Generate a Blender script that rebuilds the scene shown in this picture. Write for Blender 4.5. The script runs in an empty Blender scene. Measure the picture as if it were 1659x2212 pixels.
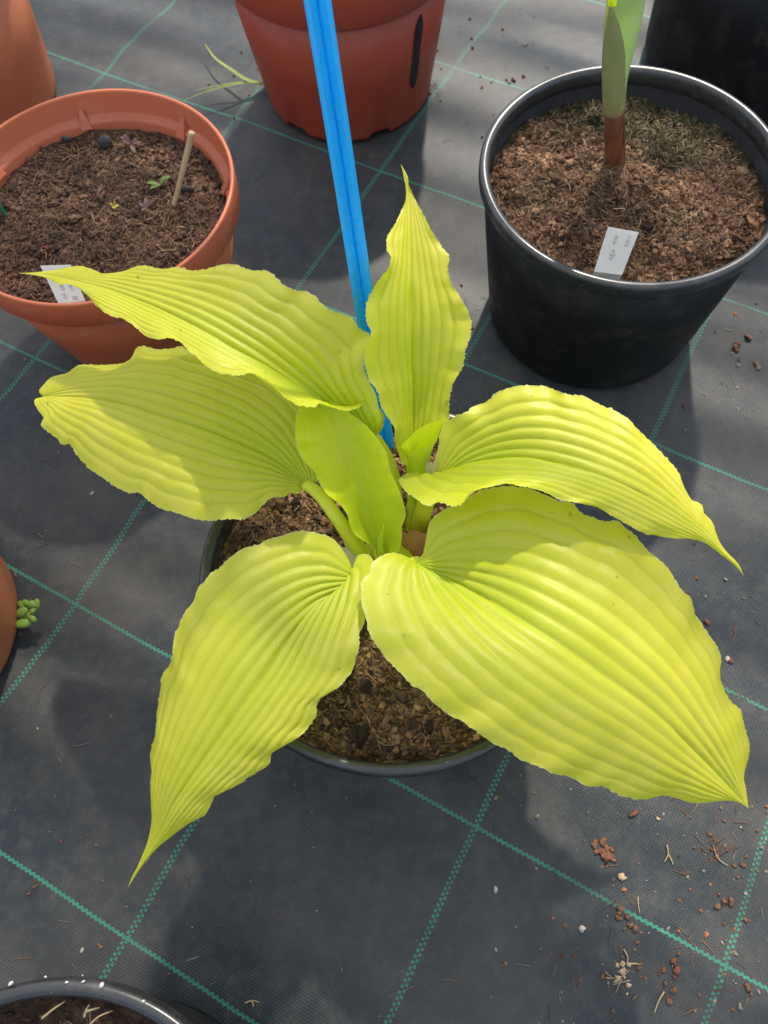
import bpy, math, random
import numpy as np
from mathutils import Vector, Matrix

random.seed(7)
rng = np.random.default_rng(7)
SC = bpy.context.scene
COL = SC.collection
H = 0.67                                   # camera height above the ground cover, metres

# ------------------------------------------------------------------ camera
F, CX, CY = 1691.66, 829.5, 1106.0         # focal length and centre, photo measured at 1659 x 2212
TILT, ROLL = 1.14747609, -0.0891083
FW = np.array([0, math.cos(TILT), -math.sin(TILT)])
_rt = np.array([1.0, 0, 0]); _up = np.cross(_rt, FW)
R2 = math.cos(ROLL) * _rt + math.sin(ROLL) * _up
U2 = -math.sin(ROLL) * _rt + math.cos(ROLL) * _up
EYE = np.array([0, 0, H])
cam = bpy.data.objects.new('camera', bpy.data.cameras.new('camera'))
COL.objects.link(cam)
M4 = Matrix.Identity(4)
for r in range(3):
    M4[r][0], M4[r][1], M4[r][2], M4[r][3] = R2[r], U2[r], -FW[r], EYE[r]
cam.matrix_world = M4
cam.data.sensor_fit = 'VERTICAL'
cam.data.sensor_height = 24.0
cam.data.lens = F / 2212.0 * 24.0
cam.data.clip_start, cam.data.clip_end = 0.01, 100
cam.data.dof.use_dof = True
cam.data.dof.focus_distance = 0.52
cam.data.dof.aperture_fstop = 8.0
SC.camera = cam

# ------------------------------------------------------------------ sky, sun, exposure
SUN_EL, SUN_AZ = math.radians(48), math.radians(19)      # behind the plants, a little to the right
w = bpy.data.worlds.new('World'); SC.world = w; w.use_nodes = True
wt = w.node_tree; wt.nodes.clear()
sky = wt.nodes.new('ShaderNodeTexSky'); sky.sky_type = 'NISHITA'; sky.sun_disc = False
sky.sun_elevation, sky.sun_rotation = SUN_EL, SUN_AZ
bg = wt.nodes.new('ShaderNodeBackground'); bg.inputs[1].default_value = 0.14
wo = wt.nodes.new('ShaderNodeOutputWorld')
wt.links.new(sky.outputs[0], bg.inputs[0]); wt.links.new(bg.outputs[0], wo.inputs[0])
sd = Vector((math.sin(SUN_AZ) * math.cos(SUN_EL), math.cos(SUN_AZ) * math.cos(SUN_EL), math.sin(SUN_EL)))
sl = bpy.data.lights.new('sun', 'SUN'); sl.energy = 5.0; sl.angle = math.radians(2.2); sl.color = (1.0, 0.91, 0.78)
so = bpy.data.objects.new('sun', sl); COL.objects.link(so)
so.rotation_euler = sd.to_track_quat('Z', 'Y').to_euler()
so.location = sd * 5
SC.view_settings.view_transform = 'Standard'; SC.view_settings.look = 'None'
SC.view_settings.gamma = 1; SC.view_settings.use_curve_mapping = False
SC.view_settings.exposure = 0.70
SC.render.engine = 'CYCLES'
SC.cycles.max_bounces = 10; SC.cycles.transparent_max_bounces = 16
SC.cycles.use_denoising = True


# ------------------------------------------------------------------ helpers
def at(px, py, z):
    """the place at height z (metres) that was measured at px, py in the photo"""
    d = FW + ((px - CX) / F) * R2 - ((py - CY) / F) * U2
    return EYE + d * ((z - H) / d[2])


def at_many(p, z):
    d = FW[None] + ((p[:, :1] - CX) / F) * R2[None] - ((p[:, 1:2] - CY) / F) * U2[None]
    return EYE[None] + d * ((z - H) / d[:, 2])[:, None]


def tag(o, label=None, cat=None, group=None, kind=None):
    if label: o['label'] = label
    if cat: o['category'] = cat
    if group: o['group'] = group
    if kind: o['kind'] = kind
    return o


def empty(name, loc):
    o = bpy.data.objects.new(name, None); COL.objects.link(o)
    o.location = loc; o.empty_display_size = 0.02
    return o


def build(name, V, Fc, mat, parent=None, uv=None, col=None, smooth=True, mats=None, midx=None):
    """one mesh object from world-space vertices; a parented mesh is stored in its parent's frame"""
    V = np.asarray(V, float)
    org = np.array(parent.matrix_world.translation) if parent is not None and parent.parent is None and parent.type == 'EMPTY' else None
    if parent is not None:
        bpy_loc = WLOC.get(parent.name, (0, 0, 0))
        V = V - np.array(bpy_loc)
        wl = bpy_loc; loc = (0, 0, 0)
    else:
        c = np.array([V[:, 0].mean(), V[:, 1].mean(), V[:, 2].min()])
        V = V - c; wl = tuple(c); loc = wl
    me = bpy.data.meshes.new(name)
    me.from_pydata(V.tolist(), [], [tuple(int(i) for i in f) for f in Fc])
    if smooth:
        me.polygons.foreach_set('use_smooth', [True] * len(me.polygons))
    li = None
    if uv is not None or col is not None:
        li = np.empty(len(me.loops), np.int32); me.loops.foreach_get('vertex_index', li)
    if uv is not None:
        l = me.uv_layers.new(name='UVMap')
        l.data.foreach_set('uv', np.asarray(uv, np.float32)[li].ravel())
    if col is not None:
        a = me.color_attributes.new('Col', 'FLOAT_COLOR', 'POINT')
        c4 = np.ones((len(V), 4), np.float32); c4[:, :3] = col
        a.data.foreach_set('color', c4.ravel())
    for m in (mats or [mat]):
        me.materials.append(m)
    if midx is not None:
        me.polygons.foreach_set('material_index', np.asarray(midx, np.int32))
    me.update()
    o = bpy.data.objects.new(name, me); COL.objects.link(o)
    o.location = loc
    if parent is not None: o.parent = parent
    WLOC[o.name] = wl
    return o


WLOC = {}


def root(name, loc, label, cat, group=None):
    o = empty(name, loc); WLOC[o.name] = tuple(loc)
    return tag(o, label, cat, group)


def grid_faces(nu, nv, closed=False):
    f = []
    for i in range(nu - 1):
        for j in range(nv - 1 if not closed else nv):
            k = (j + 1) % nv
            f.append((i * nv + j, i * nv + k, (i + 1) * nv + k, (i + 1) * nv + j))
    return f


def catmull(P, n, power=0.5):
    """centripetal Catmull-Rom through P, n samples evenly spread by length"""
    P = np.asarray(P, float)
    keep = [0] + [i for i in range(1, len(P)) if np.linalg.norm(P[i] - P[i - 1]) > 1e-9]
    P = P[keep]
    Q = np.vstack([2 * P[0] - P[1], P, 2 * P[-1] - P[-2]])
    out = []
    for i in range(1, len(Q) - 2):
        p0, p1, p2, p3 = Q[i - 1], Q[i], Q[i + 1], Q[i + 2]
        t0 = 0; t1 = t0 + np.linalg.norm(p1 - p0) ** power; t2 = t1 + np.linalg.norm(p2 - p1) ** power
        t3 = t2 + np.linalg.norm(p3 - p2) ** power
        t = np.linspace(t1, t2, 16, endpoint=False)[:, None]
        A1 = (t1 - t) / (t1 - t0) * p0 + (t - t0) / (t1 - t0) * p1
        A2 = (t2 - t) / (t2 - t1) * p1 + (t - t1) / (t2 - t1) * p2
        A3 = (t3 - t) / (t3 - t2) * p2 + (t - t2) / (t3 - t2) * p3
        B1 = (t2 - t) / (t2 - t0) * A1 + (t - t0) / (t2 - t0) * A2
        B2 = (t3 - t) / (t3 - t1) * A2 + (t - t1) / (t3 - t1) * A3
        out.append((t2 - t) / (t2 - t1) * B1 + (t - t1) / (t2 - t1) * B2)
    out = np.vstack(out + [P[-1:]])
    s = np.r_[0, np.cumsum(np.linalg.norm(np.diff(out, axis=0), axis=1))]
    q = np.linspace(0, s[-1], n)
    return np.stack([np.interp(q, s, out[:, k]) for k in range(out.shape[1])], 1)


def smoothkeys(keys, u):
    k = np.asarray(keys, float)
    P = catmull(np.c_[k[:, 0], k[:, 1] * 5], 400)
    return np.interp(u, P[:, 0], P[:, 1] / 5)


def lathe(profile, c, n=120, notch=None):
    """surface of revolution round the vertical through c; profile = [(radius, height)]"""
    a = np.linspace(0, 2 * math.pi, n, endpoint=False)
    V = []
    for r, z in profile:
        zz = np.full(n, z)
        if notch is not None:
            zz = notch(a, zz)
        V.append(np.c_[c[0] + r * np.cos(a), c[1] + r * np.sin(a), zz])
    return np.vstack(V), grid_faces(len(profile), n, True)


def tube(path, rad, n=10, flat=1.0, cap=True):
    """tapered tube along a path; flat < 1 squashes it"""
    P = np.asarray(path, float); rad = np.broadcast_to(np.asarray(rad, float), (len(P),))
    T = np.gradient(P, axis=0); T /= np.linalg.norm(T, axis=1)[:, None] + 1e-12
    nrm = np.cross(T[0], [0.3, 0.2, 1.0])
    if np.linalg.norm(nrm) < 1e-6: nrm = np.cross(T[0], [1, 0, 0])
    V = []
    a = np.linspace(0, 2 * math.pi, n, endpoint=False)
    for p, t, r in zip(P, T, rad):
        nrm = nrm - t * np.dot(nrm, t); nrm /= np.linalg.norm(nrm) + 1e-12
        b = np.cross(t, nrm)
        V.append(p + r * (np.cos(a)[:, None] * nrm + flat * np.sin(a)[:, None] * b))
    V = np.vstack(V); f = grid_faces(len(P), n, True)
    if cap:
        f.append(tuple(range(n))[::-1]); f.append(tuple(range((len(P) - 1) * n, len(P) * n)))
    return V, f


def merge(parts):
    V, Fc, C, o = [], [], [], 0
    for p in parts:
        V.append(p[0]); Fc += [tuple(i + o for i in f) for f in p[1]]
        if len(p) > 2: C.append(np.broadcast_to(p[2], (len(p[0]), 3)))
        o += len(p[0])
    return np.vstack(V), Fc, (np.vstack(C) if C else None)


_lat = {}
def vnoise(x, y, seed=0):
    """smooth value noise, about -1..1"""
    if seed not in _lat:
        _lat[seed] = np.random.default_rng(1000 + seed).uniform(-1, 1, (256, 256))
    L = _lat[seed]
    xi = np.floor(x).astype(int); yi = np.floor(y).astype(int)
    fx = x - xi; fy = y - yi
    fx = fx * fx * (3 - 2 * fx); fy = fy * fy * (3 - 2 * fy)
    g = lambda a, b: L[a % 256, b % 256]
    return (g(xi, yi) * (1 - fx) + g(xi + 1, yi) * fx) * (1 - fy) + (g(xi, yi + 1) * (1 - fx) + g(xi + 1, yi + 1) * fx) * fy


def fbm(x, y, oct=4, seed=0):
    s = 0; a = 1
    for k in range(oct):
        s = s + a * vnoise(x * 2 ** k + 17 * k, y * 2 ** k + 5 * k, seed + k); a *= 0.5
    return s / 1.7


# ------------------------------------------------------------------ node helper
class E:
    """a value in a node tree, with arithmetic"""
    def __init__(s, t, sock): s.t, s.k = t, sock
    def m(s, op, b=None, c=None):
        n = s.t.nodes.new('ShaderNodeMath'); n.operation = op
        for i, v in enumerate((s, b, c)):
            if v is None: continue
            if isinstance(v, E): s.t.links.new(v.k, n.inputs[i])
            else: n.inputs[i].default_value = v
        return E(s.t, n.outputs[0])
    def __add__(s, b): return s.m('ADD', b)
    def __sub__(s, b): return s.m('SUBTRACT', b)
    def __mul__(s, b): return s.m('MULTIPLY', b)
    def abs(s): return s.m('ABSOLUTE')
    def frac(s): return s.m('FRACT')
    def lt(s, b): return s.m('LESS_THAN', b)
    def gt(s, b): return s.m('GREATER_THAN', b)
    def max(s, b): return s.m('MAXIMUM', b)
    def min(s, b): return s.m('MINIMUM', b)


class Mat:
    def __init__(s, name):
        s.m = bpy.data.materials.new(name); s.m.use_nodes = True
        s.t = s.m.node_tree; s.t.nodes.clear()
        s.out = s.t.nodes.new('ShaderNodeOutputMaterial')
        s.tc = s.t.nodes.new('ShaderNodeTexCoord')
    def n(s, typ, **kw):
        nd = s.t.nodes.new(typ)
        for k, v in kw.items(): setattr(nd, k, v)
        return nd
    def link(s, a, b): s.t.links.new(a.k if isinstance(a, E) else a, b)
    def e(s, sock): return E(s.t, sock)
    def noise(s, scale, detail=3, rough=0.55, coord='Object', stretch=None, dist=0.0):
        nd = s.n('ShaderNodeTexNoise'); nd.inputs['Scale'].default_value = scale
        nd.inputs['Detail'].default_value = detail; nd.inputs['Roughness'].default_value = rough
        nd.inputs['Distortion'].default_value = dist
        src = s.tc.outputs[coord]
        if stretch:
            mp = s.n('ShaderNodeMapping'); mp.inputs['Scale'].default_value = stretch
            s.link(src, mp.inputs[0]); src = mp.outputs[0]
        s.link(src, nd.inputs['Vector'])
        return s.e(nd.outputs['Fac'])
    def ramp(s, v, stops, interp='LINEAR'):
        r = s.n('ShaderNodeValToRGB'); r.color_ramp.interpolation = interp
        el = r.color_ramp.elements
        while len(el) < len(stops): el.new(0.5)
        for q, (p, c) in zip(el, stops):
            q.position = p
            q.color = (c, c, c, 1) if np.isscalar(c) else (*c, 1)
        s.link(v, r.inputs[0])
        return r.outputs[0]
    def mix(s, f, a, b, mode='MIX'):
        x = s.n('ShaderNodeMix', data_type='RGBA', blend_type=mode)
        ins = [i for i in x.inputs if i.enabled]
        for sock, v in ((x.inputs[0], f), (x.inputs[6], a), (x.inputs[7], b)):
            if isinstance(v, E): s.link(v, sock)
            elif isinstance(v, bpy.types.NodeSocket): s.link(v, sock)
            elif np.isscalar(v): sock.default_value = v
            else: sock.default_value = (*v, 1)
        return x.outputs[2]
    def bsdf(s, base, rough=0.5, spec=0.5, bump=None, bstr=0.3, bdist=0.001, **kw):
        b = s.n('ShaderNodeBsdfPrincipled')
        for key, v in (('Base Color', base), ('Roughness', rough), ('Specular IOR Level', spec)):
            if isinstance(v, E): s.link(v, b.inputs[key])
            elif isinstance(v, bpy.types.NodeSocket): s.link(v, b.inputs[key])
            elif np.isscalar(v): b.inputs[key].default_value = v
            else: b.inputs[key].default_value = (*v, 1)
        for key, v in kw.items(): b.inputs[key].default_value = v
        if bump is not None:
            bp = s.n('ShaderNodeBump'); bp.inputs['Strength'].default_value = bstr
            bp.inputs['Distance'].default_value = bdist
            s.link(bump, bp.inputs['Height']); s.link(bp.outputs[0], b.inputs['Normal'])
        return b
    def done(s, sh):
        s.link(sh.outputs[0] if hasattr(sh, 'outputs') else sh, s.out.inputs[0]); return s.m


def plastic(name, c1, c2, rough=0.42, dust=None, dust_amt=0.35, scale=22, trans=None, spec=0.45, tmix=0.22):
    m = Mat(name)
    col = m.mix(m.noise(scale, 4), c1, c2)
    rg = m.e(m.ramp(m.noise(60, 4), [(0.3, rough - 0.06), (0.7, rough + 0.12)]))
    if dust:
        d = m.e(m.ramp(m.noise(34, 6, 0.7), [(0.52, 0.0), (0.75, 1.0)])) * dust_amt
        col = m.mix(d, col, dust)
        sp = m.e(m.ramp(m.noise(420, 2), [(0.70, 0.0), (0.74, 1.0)])) * 0.5
        col = m.mix(sp, col, dust)
    b = m.bsdf(col, rg, spec, m.noise(160, 4), 0.12, 0.0006)
    if trans:
        t = m.n('ShaderNodeBsdfTranslucent'); t.inputs[0].default_value = (*trans, 1)
        x = m.n('ShaderNodeMixShader'); x.inputs[0].default_value = tmix
        m.link(b.outputs[0], x.inputs[1]); m.link(t.outputs[0], x.inputs[2])
        return m.done(x)
    return m.done(b)


def leafmat(name, dif, dif2, trl, nv=7.0, spec=0.3, tfac=0.5, line_amt=0.45):
    """thin leaf: diffuse + light passing through, vein lines from the UV, pale crimped margin"""
    m = Mat(name)
    uvn = m.n('ShaderNodeSeparateXYZ'); m.link(m.tc.outputs['UV'], uvn.inputs[0])
    u, v = m.e(uvn.outputs[0]), m.e(uvn.outputs[1])
    av = ((v - 0.5) * 2.0).abs()
    vein = ((av * nv + 0.5).frac() - 0.5).abs()
    line = m.e(m.ramp(vein, [(0.0, 1.0), (0.05, 0.35), (0.16, 0.0)]))
    mott = m.noise(55, 5, 0.6)
    fine = m.noise(420, 3, 0.6)
    col = m.mix(m.e(m.ramp(mott, [(0.32, 0.0), (0.68, 1.0)])), dif, dif2)
    col = m.mix(m.e(m.ramp(fine, [(0.35, 0.0), (0.7, 1.0)])) * 0.25, col, tuple(min(1, c * 1.12) for c in dif2))
    col = m.mix(line * line_amt, col, tuple(c * 0.62 for c in dif))
    young = m.e(m.ramp(u + av * 0.45 + (mott - 0.5) * 0.25, [(0.0, 1.0), (0.95, 0.0)])) * 0.75  # greener towards the leaf base and midrib
    col = m.mix(young, col, (0.44, 0.60, 0.018))
    trl_b = (trl[0] * 0.74, trl[1] * 0.92, trl[2])
    speck = m.e(m.ramp(m.noise(150, 1, 0.5), [(0.775, 0.0), (0.80, 1.0)]))
    col = m.mix(speck * 0.55, col, (0.20, 0.15, 0.03))
    edge = m.e(m.ramp(av, [(0.985, 0.0), (0.997, 1.0)])) * 0.35
    col = m.mix(edge, col, (0.80, 0.82, 0.42))
    tcol = m.mix(line * (line_amt * 0.75), m.mix(young, m.mix(mott, trl, tuple(c * 0.86 for c in trl)), trl_b), tuple(c * 0.6 for c in trl))
    bmp = m.n('ShaderNodeBump'); bmp.inputs['Strength'].default_value = 0.35; bmp.inputs['Distance'].default_value = 0.0007
    m.link(m.noise(190, 4, 0.6) * 0.8 + m.noise(60, 2) * 0.8, bmp.inputs['Height'])
    b = m.bsdf(col, m.e(m.ramp(mott, [(0.3, 0.40), (0.7, 0.50)])), spec)
    m.link(bmp.outputs[0], b.inputs['Normal'])
    t = m.n('ShaderNodeBsdfTranslucent'); m.link(tcol, t.inputs[0]); m.link(bmp.outputs[0], t.inputs['Normal'])
    x = m.n('ShaderNodeMixShader'); x.inputs[0].default_value = tfac
    m.link(b.outputs[0], x.inputs[1]); m.link(t.outputs[0], x.inputs[2])
    return m.done(x)


def simple(name, c1, c2, rough=0.6, scale=90, spec=0.3, trl=None, stretch=None):
    m = Mat(name)
    b = m.bsdf(m.mix(m.e(m.ramp(m.noise(scale, 4, stretch=stretch), [(0.35, 0.0), (0.65, 1.0)])), c1, c2), rough, spec, m.noise(scale * 3, 3), 0.25, 0.0005)
    if trl:
        t = m.n('ShaderNodeBsdfTranslucent'); t.inputs[0].default_value = (*trl, 1)
        x = m.n('ShaderNodeMixShader'); x.inputs[0].default_value = 0.4
        m.link(b.outputs[0], x.inputs[1]); m.link(t.outputs[0], x.inputs[2])
        return m.done(x)
    return m.done(b)


def colmat(name, rough=0.85):
    m = Mat(name)
    a = m.n('ShaderNodeVertexColor', layer_name='Col')
    c = m.mix(m.noise(700, 4, 0.7), (0.55, 0.55, 0.55), (1.35, 1.3, 1.25))
    b = m.bsdf(m.mix(1.0, a.outputs[0], c, 'MULTIPLY'), rough, 0.2, m.noise(900, 4, 0.7), 0.6, 0.0008)
    return m.done(b)


# ------------------------------------------------------------------ ground cover fabric
TH = -0.572729448
GA = np.array([math.cos(TH), math.sin(TH)]); GB = np.array([math.sin(TH), -math.cos(TH)])
GO = np.array([-0.461519, 1.432894]) * H
CA, CB = 0.302443 * H, 0.294981 * H        # spacing of the green yarns


def ground_material():
    m = Mat('woven_ground_cover')
    uvn = m.n('ShaderNodeSeparateXYZ'); m.link(m.tc.outputs['UV'], uvn.inputs[0])
    wob = (m.noise(9, 2) - 0.5) * 0.02
    i, j = m.e(uvn.outputs[0]) + wob, m.e(uvn.outputs[1]) + wob
    fi = (i + 0.5).frac() - 0.5; fj = (j + 0.5).frac() - 0.5
    NW = 46.0
    # warp lines: two staggered columns of stitches
    c1 = (fi - 0.0066).abs().lt(0.0054) * ((j * NW).frac() - 0.5).abs().lt(0.27)
    c2 = (fi + 0.0066).abs().lt(0.0054) * ((j * NW + 0.5).frac() - 0.5).abs().lt(0.27)
    # weft lines: one yarn that wiggles over and under
    tri = ((i * NW).frac() - 0.5).abs() - 0.25
    l2 = (fj + tri * 0.016).abs().lt(0.0064)
    worn = m.e(m.ramp(m.noise(16, 5, 0.65), [(0.36, 0.45), (0.55, 1.0)]))
    green = c1.max(c2).max(l2) * worn
    # weave
    wx = ((i * 92.0).frac() - 0.5).abs(); wy = ((j * 92.0).frac() - 0.5).abs()
    weave = wx * 1.0 + wy * 1.0
    dust = m.e(m.ramp(m.noise(7, 6, 0.62, stretch=(1, 1, 1)), [(0.40, 0.0), (0.72, 1.0)]))
    dust2 = m.e(m.ramp(m.noise(70, 6, 0.7), [(0.45, 0.0), (0.75, 1.0)]))
    fleck = m.e(m.ramp(m.noise(330, 3, 0.6), [(0.66, 0.0), (0.76, 1.0)]))
    base = m.mix(weave, (0.015, 0.0205, 0.0245), (0.030, 0.0385, 0.044))
    base = m.mix(dust * 0.55, base, (0.105, 0.094, 0.080))
    base = m.mix(dust2 * 0.34, base, (0.12, 0.105, 0.09))
    base = m.mix(fleck * 0.16, base, (0.25, 0.23, 0.21))
    col = m.mix(green, base, m.mix(dust * 0.5, (0.034, 0.19, 0.128), (0.08, 0.18, 0.135)))
    b = m.bsdf(col, m.e(m.ramp(dust, [(0.0, 0.45), (1.0, 0.60)])), 0.27, weave * 0.7 + m.noise(260, 4) * 0.7 + green * 0.6, 0.38, 0.0009)
    return m.done(b)


def ground_height(x, y):
    s = (x * GA[0] + y * GA[1]); t = (x * GB[0] + y * GB[1])
    return 0.0075 * fbm(s * 2.6, t * 13 + 0.6 * vnoise(s * 4, t * 4, 40), 3, 3) + 0.0009 * fbm(s * 9, t * 9, 2, 9)


GND = ground_material()
xs = np.r_[-9, -5, -3, -2, np.linspace(-1.35, 1.55, 330), 2.2, 3, 5, 9]
ys = np.r_[-7, -4, -2, -1.1, np.linspace(-0.5, 1.9, 280), 2.6, 4, 7, 10]
X, Y = np.meshgrid(xs, ys, indexing='ij')
inner = np.clip(np.minimum.reduce([X + 1.6, 1.8 - X, Y + 0.7, 2.2 - Y]) * 5, 0, 1)
Z = ground_height(X, Y) * inner - 0.0060
GV = np.c_[X.ravel(), Y.ravel(), Z.ravel()]
d2 = GV[:, :2] - GO
guv = np.c_[(d2 @ GA) / CA, (d2 @ GB) / CB]
gr = build('ground', GV, grid_faces(len(xs), len(ys)), GND, uv=guv)
tag(gr, kind='structure')


def gz(x, y):
    return float(ground_height(np.array([x]), np.array([y]))[0]) - 0.0060


# ------------------------------------------------------------------ unseen polythene roof of the tunnel, hung low and patterned to cast streaky shade
fm = Mat('clouded_polythene')
st = fm.noise(1.0, 4, 0.55, stretch=(1.2, 17.0, 1.0), dist=0.2)
blot = fm.noise(2.2, 3, 0.5)
wv = fm.n('ShaderNodeTexWave', wave_type='BANDS', bands_direction='Y'); mpw = fm.n('ShaderNodeMapping'); mpw.inputs['Scale'].default_value = (0.4, 1.0, 1.0)
fm.link(fm.tc.outputs['Object'], mpw.inputs[0]); fm.link(mpw.outputs[0], wv.inputs['Vector'])
for k_, v_ in (('Scale', 3.2), ('Distortion', 5.0), ('Detail', 2.0), ('Detail Scale', 1.6)): wv.inputs[k_].default_value = v_
wav = fm.e(wv.outputs['Fac'])
fac = fm.e(fm.ramp(st * 0.65 + wav * 0.25 + blot * 0.1, [(0.41, 0.0), (0.56, 0.90)]))
geo = fm.n('ShaderNodeNewGeometry'); sx3 = fm.n('ShaderNodeSeparateXYZ'); fm.link(geo.outputs['Position'], sx3.inputs[0])
shade_patch = (fm.e(sx3.outputs[0]) - 0.31) * 1.5 + (fm.e(sx3.outputs[1]) - 0.89) + (blot - 0.5) * 0.5   # denser stretch of the sheet, added to shade the lower left ground
fac = fac.max(fm.e(fm.ramp(shade_patch * 2.0 + 0.5, [(0.25, 0.46), (0.85, 0.0)])))
tr = fm.n('ShaderNodeBsdfTransparent'); tr.inputs[0].default_value = (0.97, 0.97, 0.97, 1)
tl = fm.n('ShaderNodeBsdfTranslucent'); tl.inputs[0].default_value = (0.66, 0.69, 0.72, 1)
mx = fm.n('ShaderNodeMixShader'); fm.link(fac, mx.inputs[0]); fm.link(tr.outputs[0], mx.inputs[1]); fm.link(tl.outputs[0], mx.inputs[2])
FILM = fm.done(mx)
nx, ny = 60, 60
fx, fy = np.meshgrid(np.linspace(-2.6, 2.6, nx), np.linspace(-2.6, 2.6, ny), indexing='ij')
fz = 1.32 + 0.035 * vnoise(fx * 1.2, fy * 2.2, 77) + 0.02 * np.sin(fy * 2.1)
flm = build('unseen_polytunnel_roof', np.c_[fx.ravel(), fy.ravel(), fz.ravel() - fz.min()], grid_faces(nx, ny), FILM)
flm.location = (0.62, 1.40, 1.05); flm.rotation_euler = (0, 0, math.atan2(GA[1], GA[0]) + math.radians(4))
tag(flm, kind='structure')

# ------------------------------------------------------------------ materials
BLACKP = plastic('black_plastic', (0.007, 0.007, 0.0072), (0.013, 0.013, 0.013), 0.46, (0.085, 0.078, 0.066), 0.30, spec=0.18)
BLACKR = plastic('black_rim_plastic', (0.014, 0.0145, 0.015), (0.032, 0.032, 0.032), 0.28, (0.26, 0.25, 0.23), 0.30, spec=0.6)
TERRA = plastic('terracotta_plastic', (0.50, 0.135, 0.055), (0.57, 0.165, 0.072), 0.42, (0.58, 0.33, 0.22), 0.35, trans=(0.5, 0.13, 0.05))
RED = plastic('red_brown_plastic', (0.36, 0.066, 0.032), (0.41, 0.08, 0.042), 0.42, (0.38, 0.18, 0.12), 0.25, trans=(0.25, 0.04, 0.02))
ORANGE = plastic('orange_plastic', (0.50, 0.16, 0.065), (0.55, 0.19, 0.08), 0.46, (0.55, 0.30, 0.18), 0.25, trans=(0.5, 0.15, 0.05))
BLUE = plastic('blue_plastic', (0.010, 0.48, 0.88), (0.03, 0.55, 0.92), 0.24, (0.34, 0.42, 0.42), 0.26, trans=(0.0, 0.52, 0.95), tmix=0.40, spec=0.75)
WHITE = simple('white_label_plastic', (0.74, 0.73, 0.70), (0.80, 0.79, 0.76), 0.45, 30, trl=(0.7, 0.7, 0.66))
WHITE.node_tree.nodes['Mix Shader'].inputs[0].default_value = 0.6
PENCIL = simple('faint_pencil', (0.36, 0.34, 0.34), (0.46, 0.44, 0.43), 0.8)
SOILM = colmat('potting_soil')
LEAF = leafmat('chartreuse_leaf', (0.73, 0.70, 0.034), (0.81, 0.76, 0.082), (0.65, 0.755, 0.003), spec=0.55, tfac=0.52)
LEAF6, LEAF5 = (leafmat('chartreuse_leaf_%s_ribs' % k, (0.73, 0.70, 0.034), (0.81, 0.76, 0.082), (0.65, 0.755, 0.003), nv=n_, spec=0.55, tfac=0.52) for k, n_ in (('six', 6.0), ('five', 5.0)))
LEAFG = leafmat('young_green_leaf', (0.62, 0.68, 0.028), (0.68, 0.72, 0.04), (0.60, 0.74, 0.005), nv=6.0, line_amt=0.15, tfac=0.45)
STEM = simple('leaf_stalk', (0.72, 0.76, 0.05), (0.80, 0.80, 0.09), 0.45, 60, 0.35, (0.75, 0.8, 0.02))
SHEATH = simple('pink_brown_sheath', (0.45, 0.15, 0.085), (0.56, 0.33, 0.16), 0.55, 70, 0.3, (0.45, 0.2, 0.1))
CREAM = simple('papery_sheath', (0.62, 0.55, 0.30), (0.72, 0.66, 0.42), 0.6, 60, 0.2, (0.6, 0.5, 0.25))
STRAW = simple('dry_straw', (0.34, 0.24, 0.13), (0.48, 0.36, 0.21), 0.7, 60, stretch=(1, 1, 0.2))


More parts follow.
